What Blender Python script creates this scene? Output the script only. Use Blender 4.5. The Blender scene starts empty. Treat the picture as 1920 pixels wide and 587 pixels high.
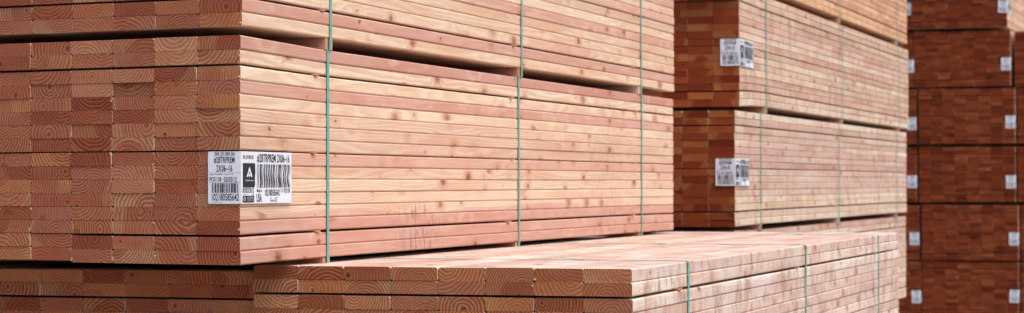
import bpy, bmesh, math, random
from mathutils import Vector, Matrix
random.seed(7)
SC = bpy.context.scene
COL = SC.collection

# ------------------------------------------------------------------ camera
cam_d = bpy.data.cameras.new("camera")
cam = bpy.data.objects.new("camera", cam_d)
COL.objects.link(cam)
CAM = Vector((2.6753, -5.7586, 0.2199))
R_ = Vector((0.9502, 0.3116, -0.0020)).normalized()
F_ = Vector((-0.3116, 0.9501, 0.0120)).normalized()
U_ = R_.cross(F_)
rot = Matrix((R_, U_, -F_)).transposed()
cam.matrix_world = Matrix.Translation(CAM) @ rot.to_4x4()
cam_d.sensor_width = 36
cam_d.lens = 36 * 4289.7 / 1920
cam_d.clip_start = 0.1
cam_d.clip_end = 5000
cam_d.dof.use_dof = True
cam_d.dof.focus_distance = 6.7
cam_d.dof.aperture_fstop = 6.8
SC.camera = cam

# ------------------------------------------------------------------ light
SUN_EL, SUN_AZ = 60, 118          # azimuth measured from +y towards +x
world = bpy.data.worlds.new("World")
SC.world = world
world.use_nodes = True
wn = world.node_tree
sky = wn.nodes.new("ShaderNodeTexSky")
sky.sky_type = 'NISHITA'
sky.sun_disc = False
sky.sun_elevation = math.radians(SUN_EL)
sky.sun_rotation = math.radians(SUN_AZ)
sky.air_density = 1.0
sky.dust_density = 5.0
sky.ozone_density = 1.0
bg = wn.nodes["Background"]
bg.inputs[1].default_value = 0.15
wn.links.new(sky.outputs[0], bg.inputs[0])
sd = bpy.data.lights.new("sun", 'SUN')
sd.energy = 1.3
sd.angle = math.radians(45)
sd.color = (1.0, 0.98, 0.95)
sun = bpy.data.objects.new("sun", sd)
COL.objects.link(sun)
az, el = math.radians(SUN_AZ), math.radians(SUN_EL)
sdir = Vector((math.sin(az) * math.cos(el), math.cos(az) * math.cos(el), math.sin(el)))
sun.rotation_euler = sdir.to_track_quat('Z', 'Y').to_euler()
sun.location = (6, 0, 8)
vs = SC.view_settings
vs.view_transform = 'Standard'
vs.look = 'None'
vs.exposure = 0.40
vs.gamma = 1
vs.use_curve_mapping = False


# ------------------------------------------------------------------ node helpers
class NT:
    def __init__(s, name):
        s.m = bpy.data.materials.new(name)
        s.m.use_nodes = True
        s.t = s.m.node_tree
        s.b = s.t.nodes["Principled BSDF"]

    def put(s, sock, v):
        if isinstance(v, bpy.types.NodeSocket):
            s.t.links.new(v, sock)
        elif v is not None:
            sock.default_value = v

    def node(s, typ, **kw):
        n = s.t.nodes.new(typ)
        for k, v in kw.items():
            setattr(n, k, v)
        return n

    def math(s, op, a, b=None, c=None, clamp=False):
        n = s.node("ShaderNodeMath", operation=op, use_clamp=clamp)
        s.put(n.inputs[0], a)
        s.put(n.inputs[1], b)
        s.put(n.inputs[2], c)
        return n.outputs[0]

    def vm(s, op, a, b=None, out=0):
        n = s.node("ShaderNodeVectorMath", operation=op)
        s.put(n.inputs[0], a)
        s.put(n.inputs[1], b)
        return n.outputs[out]

    def xyz(s, x, y, z):
        n = s.node("ShaderNodeCombineXYZ")
        for i, v in enumerate((x, y, z)):
            s.put(n.inputs[i], v)
        return n.outputs[0]

    def sep(s, v):
        n = s.node("ShaderNodeSeparateXYZ")
        s.put(n.inputs[0], v)
        return n.outputs

    def noise(s, vec, scale, detail=2, rough=.5, color=False):
        n = s.node("ShaderNodeTexNoise")
        s.put(n.inputs['Vector'], vec)
        n.inputs['Scale'].default_value = scale
        n.inputs['Detail'].default_value = detail
        n.inputs['Roughness'].default_value = rough
        return n.outputs['Color' if color else 'Fac']

    def mix(s, f, a, b, blend='MIX'):
        n = s.node("ShaderNodeMix", data_type='RGBA', blend_type=blend)
        s.put(n.inputs[0], f)
        s.put(n.inputs[6], (*a, 1) if isinstance(a, tuple) else a)
        s.put(n.inputs[7], (*b, 1) if isinstance(b, tuple) else b)
        return n.outputs[2]

    def step(s, v, lo, hi, to0=0., to1=1.):
        n = s.node("ShaderNodeMapRange", interpolation_type='SMOOTHSTEP')
        s.put(n.inputs[0], v)
        for i, x in enumerate((lo, hi, to0, to1)):
            s.put(n.inputs[i + 1], x)
        return n.outputs[0]

    def ramp(s, v, pts):
        n = s.node("ShaderNodeValToRGB")
        e = n.color_ramp.elements
        while len(e) < len(pts):
            e.new(.5)
        for k, (p, c) in zip(e, pts):
            k.position = p
            k.color = (c, c, c, 1) if not isinstance(c, tuple) else (*c, 1)
        s.put(n.inputs[0], v)
        return n.outputs[0]


def wood(name, end=False, heart=((.62, .385, .32), (.69, .47, .39)), sap=((.74, .59, .44), (.79, .67, .52)),
         late=(.50, .26, .16), contrast=.5, tint=(1, 1, 1), dirt=0., scuffs=(), bright=1., heartbias=0., seg=.0):
    """fir: rings round a pith that wanders along the board, heartwood/sapwood, knots"""
    n = NT(name)
    bp = n.node("ShaderNodeAttribute", attribute_name='bp').outputs['Vector']
    ra = n.node("ShaderNodeAttribute", attribute_name='rnd').outputs['Fac']
    ro = n.node("ShaderNodeObjectInfo").outputs['Random']
    rnd = n.math('FRACT', n.math('ADD', ra, ro))

    def wh(k, o):
        w = n.node("ShaderNodeTexWhiteNoise", noise_dimensions='1D')
        n.put(w.inputs['W'], n.math('MULTIPLY_ADD', rnd, k, o))
        return n.sep(w.outputs['Color']), w.outputs['Color']
    (r1, r2, r3), c1 = wh(917.3, 1.7)
    (r4, r5, r6), c2 = wh(531.9, 7.1)
    off = n.vm('SCALE', c1)
    off.node.inputs['Scale'].default_value = 41.
    x, y, z = n.sep(bp)
    # pith position, wandering slowly along the board
    wob = n.sep(n.noise(n.vm('ADD', n.xyz(0, n.math('MULTIPLY', y, .8), 0), off), 1., 1, color=True))
    px = n.math('ADD', n.math('MULTIPLY_ADD', r1, .15, -.075), n.math('MULTIPLY_ADD', wob[0], .06, -.03))
    pz = n.math('ADD', n.math('MULTIPLY_ADD', r2, .13, -.065), n.math('MULTIPLY_ADD', wob[2], .05, -.025))
    # knots
    edge = n.math('GREATER_THAN', n.math('ABSOLUTE', x), .0655)
    o3 = n.sep(off)
    b = n.math('ADD', n.math('MULTIPLY', z, edge), n.math('MULTIPLY', x, n.math('SUBTRACT', 1., edge)))
    if end:
        q = n.xyz(n.math('MULTIPLY_ADD', x, 4., o3[0]), n.math('MULTIPLY_ADD', z, 13., o3[1]), 0.)
    else:
        q = n.xyz(n.math('MULTIPLY_ADD', y, 4., o3[0]), n.math('MULTIPLY_ADD', b, 15., o3[1]), 0.)
    v = n.node("ShaderNodeTexVoronoi", feature='F1', voronoi_dimensions='2D')
    v.inputs['Scale'].default_value = 1.
    n.put(v.inputs['Vector'], q)
    dv = n.vm('MULTIPLY', n.vm('SUBTRACT', v.outputs['Position'], q), (.42 / 4., .70 / 15., 0.))
    kd0 = n.vm('LENGTH', dv, out=1)
    kd = n.math('ADD', kd0, n.math('MULTIPLY_ADD', n.noise(bp, 70., 2), .012, -.006))
    krs = n.sep(v.outputs['Color'])
    kr = n.math('MULTIPLY_ADD', n.math('POWER', krs[0], 2.4), .0165, -.0035 if not end else -.008)
    knot = n.step(n.math('SUBTRACT', kd, kr), -.0015, .0015, 1., 0.)
    halo = n.math('MULTIPLY', n.step(n.math('SUBTRACT', kd, kr), 0., .022, 1., 0.), n.step(kr, .001, .006))
    # ring distance
    sm = n.noise(n.vm('ADD', n.vm('MULTIPLY', bp, (16, 1.6, 16)), off), 1., 2)
    d = n.math('SQRT', n.math('ADD', n.math('POWER', n.math('SUBTRACT', x, px), 2.),
                              n.math('POWER', n.math('SUBTRACT', z, pz), 2.)))
    d = n.math('ADD', d, n.math('MULTIPLY_ADD', sm, .020 if end else .024, -.010 if end else -.012))
    d = n.math('ADD', d, n.math('MULTIPLY', halo, .012))
    sp = n.math('MULTIPLY_ADD', r3, .0050, .0070 if end else .0045)
    ringv = n.math('ADD', n.math('DIVIDE', d, sp), n.math('MULTIPLY', n.noise(n.vm('MULTIPLY', bp, (60, 8, 60)), 1., 1), .5))
    fr = n.math('FRACT', ringv)
    P = n.ramp(fr, [(0, .4), (.08, .0), (.26, 0), (.5, .6), (.74, 1), (.9, 1), (1, .4)])
    # heart / sap
    R = n.math('MULTIPLY_ADD', r4, .15, (.045 if end else .0) + heartbias)
    hs = n.step(n.math('SUBTRACT', d, R), -.003, .004)
    H = n.mix(r5, heart[0], heart[1])
    S = n.mix(r6, sap[0], sap[1])
    c = n.mix(hs, H, S)
    # patchy tone along the length and board-to-board value
    pt = n.noise(n.vm('ADD', n.vm('MULTIPLY', bp, (7, 1.6, 14)), off), 1., 3)
    c = n.mix(n.step(pt, .40, .66), c, n.mix(1., c, (.93, .80, .75), 'MULTIPLY'))
    if not end:
        c = n.mix(1., c, n.ramp(n.math('FRACT', n.math('MULTIPLY', rnd, 37.7)), [(0, (.84, .73, .71)), (.3, (.98, .92, .90)), (.7, (1.03, 1.02, 1.0)), (1, (1.08, 1.08, 1.07))]), 'MULTIPLY')
    if seg:
        ws = n.node("ShaderNodeTexWhiteNoise", noise_dimensions='2D')
        yy = n.math('MULTIPLY_ADD', n.noise(n.xyz(y, 0., n.math('MULTIPLY', rnd, 90.)), .9, 1), 5., n.math('MULTIPLY', y, 1.6))
        n.put(ws.inputs['Vector'], n.xyz(n.math('FLOOR', yy), n.math('MULTIPLY', rnd, 77.), 0.))
        c = n.mix(1., c, n.ramp(ws.outputs['Value'], [(0, (1 - seg, 1 - 1.5 * seg, 1 - 1.6 * seg)), (.5, (1, 1, 1)), (1, (1 + seg * .4, 1 + seg * .6, 1 + seg * .6))]), 'MULTIPLY')
    # annual rings
    P2 = n.math('MULTIPLY', P, n.math('MULTIPLY_ADD', r6, .45 * contrast, .55 * contrast))
    c = n.mix(P2, c, n.mix(1., c, late, 'MULTIPLY') if end else n.mix(1., c, late, 'MIX'))
    fib = n.noise(n.vm('MULTIPLY', bp, (260, 6, 420) if not end else (500, 20, 180)), 1., 2)
    c = n.mix(n.step(fib, .38, .75, 0., .22), c, (.30, .15, .09) if end else (.48, .28, .19))
    if not end:
        # shimmering cross figure near knots, short pitch flecks, fuzzy pale raised grain
        sh = n.noise(n.vm('ADD', n.vm('MULTIPLY', bp, (10, 4.5, 20)), off), 1., 3, .6)
        c = n.mix(n.step(sh, .60, .74, 0., .45), c, (.74, .45, .34))
        c = n.mix(n.step(sh, .40, .28, 0., .25), c, (.80, .64, .50))
        fl = n.noise(n.vm('ADD', n.vm('MULTIPLY', bp, (40, 26, 110)), off), 1., 2)
        c = n.mix(n.step(fl, .735, .77, 0., .8), c, (.16, .07, .04))
        v2 = n.node("ShaderNodeTexVoronoi", feature='F1', voronoi_dimensions='2D')
        v2.inputs['Scale'].default_value = 1.
        q2 = n.xyz(n.math('MULTIPLY_ADD', y, 1.7, o3[2]), n.math('MULTIPLY_ADD', b, 9., o3[0]), 0.)
        n.put(v2.inputs['Vector'], q2)
        d2 = n.vm('LENGTH', n.vm('MULTIPLY', n.vm('SUBTRACT', v2.outputs['Position'], q2), (.55 / 1.7, 1 / 9., 0.)), out=1)
        d2 = n.math('ADD', d2, n.math('MULTIPLY_ADD', n.noise(n.vm('MULTIPLY', bp, (60, 22, 60)), 1., 3, .65), .05, -.025))
        k2 = n.sep(v2.outputs['Color'])
        bl = n.math('MULTIPLY', n.step(d2, .004, .028, 1., 0.), n.step(k2[0], .45, .9))
        c = n.mix(n.math('MULTIPLY', bl, .55), c, (.54, .27, .17))
        c = n.mix(n.math('MULTIPLY', n.math('MULTIPLY', n.step(d2, .018, .03, 0., 1.), n.step(d2, .04, .055, 1., 0.)), n.math('MULTIPLY', k2[1], .22)), c, (.80, .64, .50))
        c = n.mix(n.math('MULTIPLY', halo, .5), c, (.52, .22, .12))
        c = n.mix(n.math('MULTIPLY', knot, n.math('MULTIPLY_ADD', krs[1], .55, .35)), c, n.mix(n.step(kd0, .001, .008), (.13, .045, .028), (.36, .14, .075)))
    else:
        # saw marks and pith
        sw = n.noise(n.vm('MULTIPLY', n.vm('ADD', bp, n.xyz(0, 0, n.math('MULTIPLY', x, .3))), (90, 1, 700)), 1., 1)
        c = n.mix(n.step(sw, .45, .75, 0., .3), c, (.10, .04, .025))
        c = n.mix(n.step(d, .0015, .0045, .8, 0.), c, (.07, .025, .015))
        c = n.mix(n.math('MULTIPLY', knot, .45), c, (.12, .045, .03))
        gr = n.noise(n.vm('ADD', n.vm('MULTIPLY', bp, (18, 0, 30)), off), 1., 3)
        c = n.mix(n.step(gr, .58, .75, 0., .35), c, (.22, .15, .12))
        c = n.mix(1., c, n.ramp(r5, [(0, (.62, .44, .38)), (.25, (.80, .58, .48)), (.45, (.92, .78, .68)), (.6, (.82, .68, .66)), (.8, (.95, .72, .50)), (1, (1.05, .96, .90))]), 'MULTIPLY')
    if dirt:
        gp = n.node("ShaderNodeNewGeometry").outputs['Position']
        dn = n.noise(n.vm('MULTIPLY', gp, (6, 9, 5)), 1., 5, .65)
        c = n.mix(n.step(dn, .47, .68, 0., dirt), c, (.42, .23, .15))
        dn2 = n.noise(n.vm('MULTIPLY', n.vm('ADD', gp, (3, 3, 3)), (5, 22, 9)), 1., 4, .6)
        c = n.mix(n.step(dn2, .585, .66, 0., dirt), c, (.30, .16, .10))
    for (yc, wd, z0, z1, amt) in scuffs:
        gp = n.node("ShaderNodeNewGeometry").outputs['Position']
        gx, gy, gz = n.sep(gp)
        w1 = n.step(n.math('ABSOLUTE', n.math('SUBTRACT', gy, yc)), 0., wd, 1., 0.)
        w2 = n.math('MULTIPLY', n.step(gz, z0, z0 + .03), n.step(gz, z1 - .03, z1, 1., 0.))
        scn = n.noise(n.vm('MULTIPLY', gp, (3, 60, 14)), 1., 3, .6)
        mk = n.math('MULTIPLY', n.math('MULTIPLY', w1, w2), n.step(scn, .52, .60, 0., amt))
        c = n.mix(mk, c, (.20, .16, .15))
    c = n.mix(1., c, tuple(t * bright for t in tint), 'MULTIPLY')
    n.put(n.b.inputs['Base Color'], c)
    n.b.inputs['Roughness'].default_value = .78 if not end else .9
    n.b.inputs['Specular IOR Level'].default_value = .3 if not end else .15
    bu = n.node("ShaderNodeBump")
    bu.inputs['Strength'].default_value = .35
    bu.inputs['Distance'].default_value = .0012
    n.put(bu.inputs['Height'], n.math('ADD', fib, n.math('MULTIPLY', P, .5)))
    n.put(n.b.inputs['Normal'], bu.outputs[0])
    return n.m


def plain(name, col, rough=.5, spec=.4, var=.0, vscale=30.):
    n = NT(name)
    if var:
        tc = n.node("ShaderNodeTexCoord").outputs['Object']
        f = n.noise(tc, vscale, 4, .6)
        c = n.mix(n.step(f, .3, .7), tuple(v * (1 - var) for v in col), tuple(min(1, v * (1 + var)) for v in col))
        n.put(n.b.inputs['Base Color'], c)
    else:
        n.b.inputs['Base Color'].default_value = (*col, 1)
    n.b.inputs['Roughness'].default_value = rough
    n.b.inputs['Specular IOR Level'].default_value = spec
    return n.m


END_H = ((.47, .19, .12), (.52, .275, .185))
END_S = ((.54, .30, .17), (.60, .39, .25))
M_side = wood('fir_side', scuffs=((1.42, .30, -.05, .17, .8), (3.7, .35, 0., .62, .35)))
M_side_top = wood('fir_side_upper')
M_end = wood('fir_end', True, END_H, END_S, (.40, .25, .20), .92)
M_side_c = wood('weathered_fir_side', heart=((.66, .55, .50), (.72, .63, .585)), sap=((.77, .70, .63), (.79, .74, .68)),
                late=(.52, .34, .27), contrast=.25, dirt=.75, seg=.08, scuffs=((2.62, .14, -1, 1, .8), (4.5, .12, -1, 1, .8)))
M_end_c = wood('weathered_fir_end', True, ((.44, .205, .115), (.48, .275, .16)), ((.50, .30, .16), (.54, .36, .21)), (.38, .235, .19), 1.0)
M_side_b = wood('fir_side_pale', heart=((.58, .36, .30), (.64, .47, .39)), sap=((.66, .54, .42), (.72, .62, .50)),
                contrast=.2, dirt=.5, seg=.16)
M_side_b2 = wood('fir_side_grey', heart=((.58, .42, .37), (.63, .51, .44)), sap=((.68, .59, .47), (.72, .66, .55)), contrast=.2, dirt=.35, seg=.12)
M_side_o = wood('fir_side_orange', heart=((.60, .27, .17), (.64, .36, .24)), sap=((.70, .44, .25), (.74, .5, .3)), contrast=.3, dirt=.5, seg=.16)
M_end_b = wood('shaded_red_fir_end', True, ((.24, .045, .011), (.30, .075, .021)), ((.36, .14, .05), (.41, .185, .072)), (.6, .4, .3), .5, heartbias=-.025)  # redder wood, with the shade of the neighbouring stack put into its colour
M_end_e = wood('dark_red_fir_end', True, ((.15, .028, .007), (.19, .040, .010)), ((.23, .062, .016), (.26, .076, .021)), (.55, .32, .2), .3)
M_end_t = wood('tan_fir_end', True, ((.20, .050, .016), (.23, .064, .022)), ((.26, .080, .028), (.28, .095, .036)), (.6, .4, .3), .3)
M_lath = plain('lath_wood', (.45, .22, .13), .85, .2, .3, 40)
M_splint = plain('splinter_wood', (.66, .42, .28), .8, .2)
M_bear = wood('bearer_wood', contrast=.4, bright=.92, heart=((.55, .28, .2), (.6, .34, .25)))
M_strap = plain('green_strap', (.12, .42, .34), .4, .5, .12, 60)
M_seal = plain('galvanised_seal', (.35, .40, .38), .4, .6, .2, 80)
M_paper = plain('label_paper', (.74, .77, .86), .45, .4, .03, 15)
M_ink = plain('label_ink', (.018, .018, .022), .5, .3)
M_white = plain('label_white_print', (.74, .77, .84), .5, .3)


# ------------------------------------------------------------------ mesh helpers
def link(name, me, parent=None, loc=(0, 0, 0), mats=()):
    o = bpy.data.objects.new(name, me)
    COL.objects.link(o)
    if me is not None:
        for m in mats:
            me.materials.append(m)
    if parent is not None:
        o.parent = parent
    o.location = loc
    return o


class Acc:
    def __init__(s):
        s.v, s.f, s.mi, s.bp, s.rn = [], [], [], [], []

    def board(s, c, W, L, T, nseg=1, ch=.0028, dz=None, dx=None, base=(0, 0, 0), rnd=None, shear=0.):
        """c = centre in the pack's own frame; vertices are stored relative to base"""
        rnd = random.random() if rnd is None else rnd
        a, b = W / 2, T / 2
        prof = [(-a + ch, -b), (a - ch, -b), (a, -b + ch), (a, b - ch), (a - ch, b), (-a + ch, b), (-a, b - ch), (-a, -b + ch)]
        i0 = len(s.v)
        for k in range(nseg + 1):
            t = k / nseg
            if nseg > 6:
                t = t * .55 + .45 * t * t      # finer segments near the camera end
            yy = -L / 2 + L * t
            ox = dx(c[1] + yy) if dx else 0
            for (u, w) in prof:
                oz = dz(c[1] + yy, c[2] + w) if dz else 0
                s.v.append((c[0] + u + ox - base[0], c[1] + yy - shear * u - base[1], c[2] + w + oz - base[2]))
                s.bp.append((u, yy, w))
                s.rn.append(rnd)
        for k in range(nseg):
            for j in range(8):
                p, q = i0 + k * 8 + j, i0 + k * 8 + (j + 1) % 8
                s.f.append((p, q, q + 8, p + 8))
                s.mi.append(0)
        s.f.append(tuple(i0 + j for j in reversed(range(8))))
        s.f.append(tuple(i0 + nseg * 8 + j for j in range(8)))
        s.mi += [1, 1]

    def mesh(s, name, mats):
        me = bpy.data.meshes.new(name)
        me.from_pydata(s.v, [], s.f)
        for m in mats:
            me.materials.append(m)
        me.polygons.foreach_set('material_index', s.mi)
        a = me.attributes.new('bp', 'FLOAT_VECTOR', 'POINT')
        a.data.foreach_set('vector', [q for v in s.bp for q in v])
        a = me.attributes.new('rnd', 'FLOAT', 'POINT')
        a.data.foreach_set('value', s.rn)
        bm = bmesh.new()
        bm.from_mesh(me)
        bmesh.ops.recalc_face_normals(bm, faces=bm.faces)
        bm.to_mesh(me)
        bm.free()
        return me


def box_mesh(name, c, sz, mats, ch=.001):
    bm = bmesh.new()
    bmesh.ops.create_cube(bm, size=1)
    bmesh.ops.scale(bm, vec=sz, verts=bm.verts)
    bmesh.ops.bevel(bm, geom=bm.edges[:], offset=ch, segments=1, affect='EDGES')
    bmesh.ops.translate(bm, vec=c, verts=bm.verts)
    me = bpy.data.meshes.new(name)
    bm.to_mesh(me)
    bm.free()
    for m in mats:
        me.materials.append(m)
    return me


def strap_mesh(pts, wd, th, yoff=None):
    """flat band round a closed polyline in the xz plane; pts = (x, z, dy)"""
    n = len(pts)
    nor = []
    for i in range(n):
        a, b = pts[i - 1], pts[(i + 1) % n]
        tx, tz = b[0] - a[0], b[1] - a[1]
        l = math.hypot(tx, tz)
        nor.append((tz / l, -tx / l))
    v, f = [], []
    for (x, z, dy), (nx, nz) in zip(pts, nor):
        v += [(x, dy - wd / 2, z), (x, dy + wd / 2, z),
              (x + nx * th, dy + wd / 2, z + nz * th), (x + nx * th, dy - wd / 2, z + nz * th)]
    for i in range(n):
        j = (i + 1) % n
        for k in range(4):
            f.append((i * 4 + k, i * 4 + (k + 1) % 4, j * 4 + (k + 1) % 4, j * 4 + k))
    me = bpy.data.meshes.new('strap')
    me.from_pydata(v, [], f)
    bm = bmesh.new()
    bm.from_mesh(me)
    bmesh.ops.recalc_face_normals(bm, faces=bm.faces)
    bm.to_mesh(me)
    bm.free()
    me.materials.append(M_strap)
    return me


# ------------------------------------------------------------------ label sticker
LW1, LW2, LH = .107, .3445, .1445


def u1(px): return (px - 207) / 283 * LW1
def u2(px): return LW1 + (px - 490) / 435 * LW2
def vv(py): return LH * (1 - (py - 66) / 438)


_fontcache = {}


def text_geo(s):
    if s in _fontcache:
        return _fontcache[s]
    cu = bpy.data.curves.new('t', 'FONT')
    cu.body = s
    cu.size = 1
    cu.offset = .010
    cu.resolution_u = 3
    o = bpy.data.objects.new('t', cu)
    COL.objects.link(o)
    dg = bpy.context.evaluated_depsgraph_get()
    me = bpy.data.meshes.new_from_object(o.evaluated_get(dg))
    vs_ = [(v.co.x, v.co.y) for v in me.vertices]
    fs = [tuple(p.vertices) for p in me.polygons]
    bpy.data.objects.remove(o)
    bpy.data.curves.remove(cu)
    bpy.data.meshes.remove(me)
    x0, x1 = min(a for a, b in vs_), max(a for a, b in vs_)
    y0, y1 = min(b for a, b in vs_), max(b for a, b in vs_)
    vs_ = [((a - x0) / (x1 - x0), (b - y0) / (y1 - y0)) for a, b in vs_]
    _fontcache[s] = (vs_, fs)
    return vs_, fs


class Print:
    def __init__(s):
        s.v, s.f = [], []

    def text(s, t, u0, v0, u1_, v1):
        vs_, fs = text_geo(t)
        i = len(s.v)
        s.v += [(u0 + a * (u1_ - u0), v0 + b * (v1 - v0)) for a, b in vs_]
        s.f += [tuple(i + k for k in f) for f in fs]

    def poly(s, pts):
        i = len(s.v)
        s.v += pts
        s.f.append(tuple(range(i, i + len(pts))))

    def rect(s, u0, v0, u1_, v1):
        s.poly([(u0, v0), (u1_, v0), (u1_, v1), (u0, v1)])

    def bars(s, u0, v0, u1_, v1, n, seed, wav=0.):
        r = random.Random(seed)
        ws = [r.choice((1, 1, 2, 3)) for _ in range(2 * n + 1)]
        tot = sum(ws)
        a = u0
        for k, w in enumerate(ws):
            b = a + (u1_ - u0) * w / tot
            if k % 2 == 0:
                N = 10 if wav else 1
                i = len(s.v)
                for j in range(N + 1):
                    t = j / N
                    ph = (a - u0) / (u1_ - u0)
                    o = wav * math.sin(t * 7.5 + ph * 2) * (.35 + ph)
                    s.v += [(a + o, v0 + (v1 - v0) * t), (b + o, v0 + (v1 - v0) * t)]
                for j in range(N):
                    s.f.append((i + 2 * j, i + 2 * j + 1, i + 2 * j + 3, i + 2 * j + 2))
            a = b


def paper_bulge(u, v, amp):
    if u <= LW1 + .004:
        return 0
    t = (u - LW1) / LW2
    return amp * (.5 + .5 * math.sin(v * 95 + 2.2 * t)) * math.sin(math.pi * min(1, t * 1.0)) ** .7 * t


def to_mesh3(name, P2, off, skew, amp, mat, thick=0.):
    v3 = []
    for (u, v) in P2.v:
        if u <= LW1:
            v3.append((u - LW1 + off, -off + skew * (LW1 - u), v))
        else:
            v3.append((off + paper_bulge(u, v, amp), u - LW1 - off, v))
    me = bpy.data.meshes.new(name)
    me.from_pydata(v3, [], P2.f)
    me.materials.append(mat)
    return me


def label_sheets(size, pce, number, dshort, dlong, seed):
    ink, wht, logo, stamp = Print(), Print(), Print(), Print()
    def T1(t, a, b, c, d): ink.text(t, u1(a), vv(d), u1(c), vv(b))
    def T2(t, a, b, c, d): ink.text(t, u2(a), vv(d), u2(c), vv(b))
    T1('SWL DF GRN S4S', 262, 69, 434, 102)
    T1('#2BTRPREM', 256, 110, 434, 168)
    T1(size, 277, 178, 414, 236)
    ink.rect(u1(214), vv(245), u1(488), vv(243.5))
    T1('SKU 71018993', 222, 252, 330, 263)
    T1('Length 16 00', 342, 252, 422, 263)
    T1(pce, 218, 280, 320, 315)
    T1(dshort, 340, 278, 452, 320)
    ink.rect(u1(214), vv(326), u1(488), vv(324.5))
    ink.bars(u1(238), vv(412), u1(464), vv(331), 19, seed)
    T1(number, 238, 418, 470, 478)
    ink.rect(u1(218), vv(493), u1(222), vv(489))
    T1('LOT 0503 A 12', 236, 488, 330, 494)
    T2('SWL DF GRN S4S', 505, 96, 592, 128)
    # dark panel with the tree-in-triangle mark
    def P(l): return [(u2(a), vv(b)) for a, b in l]
    ink.poly(P([(505, 367), (601, 367), (606, 340), (602, 300), (607, 240), (606, 163), (505, 163)]))
    logo.poly(P([(558, 190), (534, 277), (545, 280), (558, 225)]))
    logo.poly(P([(558, 190), (558, 225), (571, 280), (582, 277)]))
    logo.poly(P([(558, 246), (549, 270), (556, 270), (556, 284), (560, 284), (560, 270), (567, 270)]))
    wht.text('Weyerhaeuser', u2(521), vv(318), u2(592), vv(302))
    T2(dlong, 503, 371, 597, 413)
    T2('Length 16', 503, 422, 545, 431)
    T2('2X6', 575, 422, 597, 431)
    ink.poly(P([(503, 488), (508, 493), (592, 493), (597, 488), (597, 442), (592, 437), (508, 437), (503, 442)]))
    for k in range(14):
        a0, a1 = 2 * math.pi * k / 14, 2 * math.pi * (k + 1) / 14
        stamp.poly([(u2(518) + .006 * math.cos(a0), vv(464) + .006 * math.sin(a0)), (u2(518) + .006 * math.cos(a1), vv(464) + .006 * math.sin(a1)),
                  (u2(518) + .0042 * math.cos(a1), vv(464) + .0042 * math.sin(a1)), (u2(518) + .0042 * math.cos(a0), vv(464) + .0042 * math.sin(a0))])
    for yy in (448, 457, 466, 479):
        stamp.rect(u2(537), vv(yy + 2), u2(592), vv(yy))
    T2('#2BTRPREM ' + size, 622, 82, 902, 160)
    ink.bars(u2(622), vv(370), u2(906), vv(170), 25, seed + 1, .0045)
    T2('Made in', 620, 379, 664, 408)
    T2('USA', 617, 420, 660, 491)
    T2(number, 690, 384, 818, 440)
    T2('TALLY', 827, 382, 849, 392)
    T2('COUNT', 827, 400, 849, 410)
    T2(pce, 855, 378, 908, 414)
    T2('SKU', 731, 453, 744, 465)
    T2('16 00', 768, 453, 794, 465)
    T2('7018 SZ', 732, 472, 790, 491)
    # faint ruled lines
    return ink, wht, logo, stamp


def paper_sheet():
    p = Print()
    us = [0, .003] + [LW1 * k / 4 for k in range(1, 5)] + [LW1 + LW2 * k / 30 for k in range(1, 31)]
    nv = 14
    for u in us:
        lo, hi = (0.003, LH - .003) if u == 0 else (0, LH)
        for k in range(nv + 1):
            p.v.append((u, lo + (hi - lo) * k / nv))
    for i in range(len(us) - 1):
        for k in range(nv):
            a = i * (nv + 1) + k
            p.f.append((a, a + nv + 1, a + nv + 2, a + 1))
    return p


S16 = label_sheets('2X06\u201316', 'PCE:128', '102180585642', '05/03/12', '05/03/2012', 3)
S20 = label_sheets('2X06\u201320', 'PCE:128', '102180585731', '05/03/12', '05/03/2012', 9)
PAP = paper_sheet()
_lab = {}


def label(parent, zb, skew, kind, amp, xoff=.0, yoff=0.):
    key = (round(skew, 3), kind, amp)
    if key not in _lab:
        ink, wht, logo, stamp = S16 if kind == 16 else S20
        _lab[key] = (to_mesh3('label', PAP, .0012, skew, amp, M_paper), to_mesh3('printing', ink, .0020, skew, amp, M_ink),
                     to_mesh3('white_printing', wht, .0026, skew, amp, M_white),
                     to_mesh3('logo', logo, .0026, skew, amp, M_white), to_mesh3('stamp', stamp, .0026, skew, amp, M_white))
    a, b, c, e, h = _lab[key]
    l = link('label', a, parent, (.003 + xoff, -.006 + yoff, zb))
    link('printing', b, l)
    link('white_printing', c, l)
    link('logo', e, l)
    link('stamp', h, l)
    return l


# ------------------------------------------------------------------ lumber packs
GROUP = 'strapped packs of boards stacked in the yard'


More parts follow.
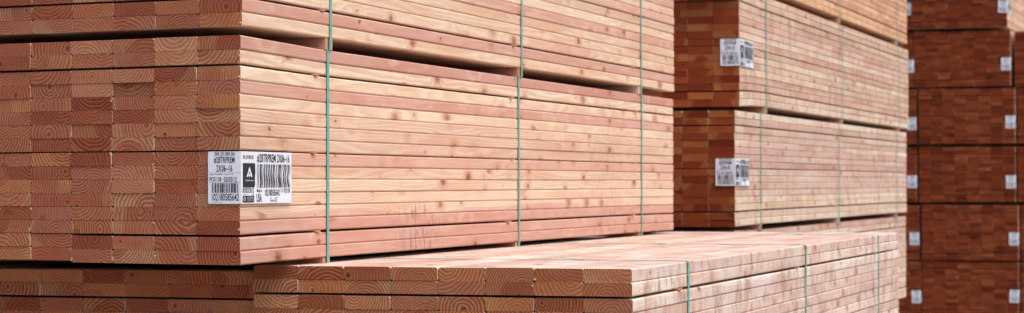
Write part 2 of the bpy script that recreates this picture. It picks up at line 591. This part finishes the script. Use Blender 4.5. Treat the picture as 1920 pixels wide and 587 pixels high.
def pack(label_text, x, y, z, L=4.877, w=.1424, cols=8, skew=0., H=.6334, straps=(.62, 2.49, 4.26), mats=None,
         order=None, keep=100, nseg=14, bow=.0, bearer=.038, lab=None, labkind=16, labamp=.004, seed=1, droop=.008, rise=.009,
         strapw=.0165, jit=.0018, taper=0., coloff=None, seals=False, pool=None, bsizes=(.055,), visible=True, tanp=None, nlay=16, xdir=0.):
    """origin = near right bottom corner of the boards; x runs left as negative"""
    rs = random.Random(seed)
    root = link('lumber_pack', None, None, (x, y, z))
    root.empty_display_size = .2
    root['label'] = label_text
    root['category'] = 'lumber pack'
    root['group'] = GROUP
    mats = mats or [M_side, M_end]
    gaps = {2: .0065, 8: .0032, 14: .0065}
    h = (H - sum(gaps.values())) / nlay
    s0 = straps[0]

    def dz(yy, zz):
        t = max(0., (s0 - yy) / s0)
        fr = max(0., min(1., zz / H))
        lo = -droop * t * t + .001
        hi = rise * t + taper * yy
        e = max(0., (yy - straps[2]) / (L - straps[2]))
        return lo * (1 - fr) ** 2 + hi * fr ** 2 - .003 * e * (1 - fr)
    zs = []
    zc = 0.
    for k in range(nlay):
        if k in gaps:
            zc += gaps[k]
        zs.append(zc + h / 2)
        zc += h
    cells = [(k, c) for k in range(nlay) for c in range(cols)]
    prio = order or (lambda k, c: c + (0 if c else -100))
    cells.sort(key=lambda kc: prio(*kc))
    acc = Acc()
    for i, (k, c) in enumerate(cells):
        ind = visible and i < keep
        if pool is not None and ind:
            me = rs.choice(pool[1] if (tanp and rs.random() < tanp(c, k)) else pool[0])
            ctr = (-w * (c + .5), L / 2 + skew * w * (c + .5) + rs.uniform(-jit, jit), zs[k])
            link('board', me, root, ctr)
            continue
        W = w - rs.uniform(.0006, .003)
        T = h - rs.uniform(.0001, .0012)
        ctr = (-w * (c + .5) + rs.uniform(-.0008, .0008) - (0 if c else (w - W) * 0), L / 2 + skew * w * (c + .5) + rs.uniform(-jit, jit) + (rs.uniform(-.003, .004) if rs.random() < .3 else 0),
               zs[k] - (h - T) / 2 + (coloff(c, k) if coloff else 0))
        ph, am = rs.uniform(0, 6), rs.uniform(.0004, .0016)
        dx = (lambda yy, ph=ph, am=am: am * math.sin(yy * 1.3 + ph) + xdir * yy)
        if ind:
            a = Acc()
            a.board(ctr, W, L, T, nseg, .0038, dz, dx, base=ctr, rnd=rs.random(), shear=skew)
            bo = link('board', a.mesh('board', mats), root, ctr)
            if visible and y < 3 and rs.random() < .22:
                sv, sf = [], []
                side = rs.choice((-1, 1)) * (W / 2 - .002)
                z0 = rs.uniform(-T * .45, T * .3)
                for q in range(3):
                    zz = z0 + q * rs.uniform(.001, .003)
                    ex, ez, ey = rs.uniform(-.005, .005), rs.uniform(-.003, .007), rs.uniform(.001, .007)
                    i = len(sv)
                    yf = -L / 2 - skew * side
                    sv += [(side - .0016, yf, zz), (side + .0016, yf, zz), (side, yf, zz + .003), (side + ex, yf - ey, zz + ez)]
                    sf += [(i, i + 1, i + 3), (i + 1, i + 2, i + 3), (i + 2, i, i + 3), (i, i + 2, i + 1)]
                sm_ = bpy.data.meshes.new('splinter')
                sm_.from_pydata(sv, [], sf)
                sm_.materials.append(M_splint)
                link('splinter', sm_, bo)
        else:
            acc.board(ctr, W, L, T, 4 if nseg > 4 else 1, .003, dz, dx, rnd=rs.random(), shear=skew)
    if acc.v:
        o = link('board', acc.mesh('board', mats), root)
        o['kind'] = 'stuff'
    # bearers strapped under the pack, laths between the courses
    for yb in straps:
        if bearer:
            bs = .055
            a = Acc()
            a.board((0, 0, 0), bs, w * cols - .006, bearer - .001, 1, .001)
            o = link('bearer', a.mesh('bearer', [M_bear, M_bear]), root,
                     (-w * cols / 2 - .001, yb + skew * w * cols / 2 * 0, -bearer / 2 + .0005))
            o.rotation_euler = (0, 0, math.radians(90))
        if visible and pool is None:
            for kk, g in gaps.items():
                yl = yb - .10 + rs.uniform(-.06, .04)
                zz = zs[kk] - h / 2 - g / 2
                ln = w * cols + rs.uniform(.003, .016)
                link('lath', box_mesh('lath', (0, 0, 0), (ln, .028, g - .0008 if g > .005 else .0026), [M_lath], .0004), root,
                     (-w * cols / 2 + rs.uniform(0, .003), yl, zz + dz(yl, zz)))
        # strap
        r = .003
        top = H + dz(yb, H) + .0010
        zb = -bearer + .0002 if bearer else -.001
        xl = -w * cols - .003
        xr = .0022
        dy = rs.uniform(-.004, .004)
        kk = rs.uniform(-.012, .006) if bearer > .03 else 0
        pts = [(xr, .004, dy), (xr, H * .5, dy * .5), (xr, top - r, 0), (xr - r, top, 0), (xl * .35, top + .0008, .002), (xl * .7, top + .0005, -.002),
               (xl + r, top, 0), (xl, top - r, 0), (xl, .004, 0),
               (xl + .002, zb, 0), (xr - .006, zb, kk), (xr - .0005, zb + .003, kk)]
        st = link('strap', strap_mesh([(a, b, c) for a, b, c in pts], strapw, .0009), root, (0, yb, 0))
        if seals:
            xs = -w * cols * (.20 + .5 * rs.random() if yb > 1 else .30)
            link('strap_seal', box_mesh('strap_seal', (0, 0, 0), (.034, strapw + .005, .004), [M_seal], .0012), st, (xs, .001, top + .0018))
            link('strap_tail', box_mesh('strap_tail', (0, 0, 0), (.05, strapw - .003, .0012), [M_strap], .0003), st, (xs - .038, .002, top + .0052)).rotation_euler = (0, math.radians(9), .12)
    if lab is not None:
        lb = label(root, lab + (rs.uniform(-.01, .012) if pool else 0), skew, labkind, labamp)
        if pool:
            lb.rotation_euler = (0, math.radians(rs.uniform(-2.5, 2.5)), 0)
    return root


# ------------------------------------------------------------------ ground
GZ = -1.365
me = bpy.data.meshes.new('ground')
me.from_pydata([(-600, -600, GZ), (600, -600, GZ), (600, 600, GZ), (-600, 600, GZ)], [], [(0, 1, 2, 3)])
g = link('ground', me)
g['kind'] = 'structure'
ng = NT('gravel_asphalt')
gp = ng.node("ShaderNodeNewGeometry").outputs['Position']
c = ng.mix(ng.step(ng.noise(gp, 60., 5, .7), .35, .65), (.24, .21, .18), (.38, .34, .29))
c = ng.mix(ng.step(ng.noise(gp, .6, 4), .4, .7, 0., .5), c, (.26, .22, .18))
ng.put(ng.b.inputs['Base Color'], c)
ng.b.inputs['Roughness'].default_value = .9
me.materials.append(ng.m)

# ------------------------------------------------------------------ the packs
A_ = [M_side, M_end]
pack('pink pack in left foreground with large barcode label wrapped round its near corner', 0, 0, 0, skew=.141,
     straps=(.615, 2.477, 4.285), mats=A_, bearer=.019, H=.6245, droop=.004, coloff=lambda c, k: .005 if (c > 3 and k < 2) else 0, lab=.1667, labamp=.0035, seed=11, order=lambda k, c: c, nseg=22)
pack('pack on top of the foreground labelled pack, cut by the upper edge of the photo', .005, 0, .6600, skew=.141,
     straps=(.625, 2.50, 4.255), mats=[M_side_top, M_end], bearer=.036, droop=.003, seed=23, order=lambda k, c: c + (k > 9) * 3, nseg=22)
pack('pack at lower left directly beneath the foreground labelled pack, mostly end grain showing', -.133, .39, -.6740, skew=0.,
     straps=(.62, 2.49, 4.26), mats=[M_side_c, M_end], bearer=.033, seed=31, order=lambda k, c: -k + (c > 6) * 2, rise=.004)
pack('low front pack with bare weathered top crossed by green straps, right of the labelled pack', 1.015, .373, -.6497, skew=-.02,
     straps=(.645, 2.53, 4.27), mats=[M_side_c, M_end_c], bearer=.033, seed=41, seals=True, order=lambda k, c: (-k + c * .5) if k > 5 else 20 + c, rise=.0, nseg=22)
pack('bottom pack resting on the ground beneath the lower left pack', -.133, .39, -1.327, seed=51, visible=False, mats=A_)
pack('bottom pack resting on the ground beneath the low front pack', 1.015, .373, -1.320, seed=52, visible=False, mats=[M_side_c, M_end_c], bearer=.042)

for zz, hh, txt in ((-1.300, .040, 'added unseen light-blocking bottom pack, left of the lower left pack'), (-.628, .038, 'added unseen light-blocking second pack up, left of the lower left pack'),
                    (.044, .038, 'added unseen light-blocking pack on the left, level with the foreground labelled pack'), (.716, .038, 'added unseen light-blocking top pack, left of the foreground labelled pack')):
    pack(txt, -1.295 if zz < 0 else -1.165, .42, zz, seed=int(70 + zz * 9), visible=False, mats=A_)  # unseen packs added to stop stray light leaking through the gaps
SB = (.66, 3.13, 5.63)
BO = dict(L=6.15, keep=100, nseg=12, labkind=20)
ordB = lambda k, c: c
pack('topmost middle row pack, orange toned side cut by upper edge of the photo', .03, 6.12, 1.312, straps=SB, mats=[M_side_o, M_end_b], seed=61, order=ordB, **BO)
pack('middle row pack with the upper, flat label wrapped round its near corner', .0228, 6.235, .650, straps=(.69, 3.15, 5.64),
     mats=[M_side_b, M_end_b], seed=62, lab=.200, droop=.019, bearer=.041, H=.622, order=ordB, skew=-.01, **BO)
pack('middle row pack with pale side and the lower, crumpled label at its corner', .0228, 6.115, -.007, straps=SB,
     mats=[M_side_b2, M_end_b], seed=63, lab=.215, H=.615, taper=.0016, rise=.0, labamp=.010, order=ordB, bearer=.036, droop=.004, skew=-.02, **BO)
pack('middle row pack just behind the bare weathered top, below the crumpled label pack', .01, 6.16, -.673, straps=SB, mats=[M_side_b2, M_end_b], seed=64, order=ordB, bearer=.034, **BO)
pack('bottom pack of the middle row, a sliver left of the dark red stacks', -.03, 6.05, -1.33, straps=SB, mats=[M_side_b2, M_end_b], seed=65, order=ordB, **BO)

# far stacks: shared board meshes
LE = 6.1
WE = .1378


def far_pool(mats, n, seed):
    rs = random.Random(seed)
    out = []
    for i in range(n):
        a = Acc()
        a.board((0, 0, 0), WE - rs.uniform(.001, .003), LE, .0384 - rs.uniform(0, .0012), 1, .003, rnd=rs.random())
        out.append(a.mesh('board', mats))
    return out


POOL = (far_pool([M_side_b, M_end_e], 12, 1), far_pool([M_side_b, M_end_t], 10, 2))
YE = 21.0
rows = ['topmost', 'second', 'third', 'fourth', 'fifth', 'bottom']
rr = ['', 'highest of them', 'second highest of them', 'middle one of them', 'second lowest of them', 'lowest of them']
main_x = [-.100, -.070, -.020, -.020, .012, .010]
left_dx = [-.004, -.008, -.03, -.03, -.035, -.012]
zE = [2.018, 1.342, .6785, .0045, -.6705, -1.3250]
for r in range(6):
    def tp(c, k, r=r):
        return (0.10 if r < 2 else .6 if c in (2, 3, 4, 5) and not (c == 5 and k < 6 + r) else .15)
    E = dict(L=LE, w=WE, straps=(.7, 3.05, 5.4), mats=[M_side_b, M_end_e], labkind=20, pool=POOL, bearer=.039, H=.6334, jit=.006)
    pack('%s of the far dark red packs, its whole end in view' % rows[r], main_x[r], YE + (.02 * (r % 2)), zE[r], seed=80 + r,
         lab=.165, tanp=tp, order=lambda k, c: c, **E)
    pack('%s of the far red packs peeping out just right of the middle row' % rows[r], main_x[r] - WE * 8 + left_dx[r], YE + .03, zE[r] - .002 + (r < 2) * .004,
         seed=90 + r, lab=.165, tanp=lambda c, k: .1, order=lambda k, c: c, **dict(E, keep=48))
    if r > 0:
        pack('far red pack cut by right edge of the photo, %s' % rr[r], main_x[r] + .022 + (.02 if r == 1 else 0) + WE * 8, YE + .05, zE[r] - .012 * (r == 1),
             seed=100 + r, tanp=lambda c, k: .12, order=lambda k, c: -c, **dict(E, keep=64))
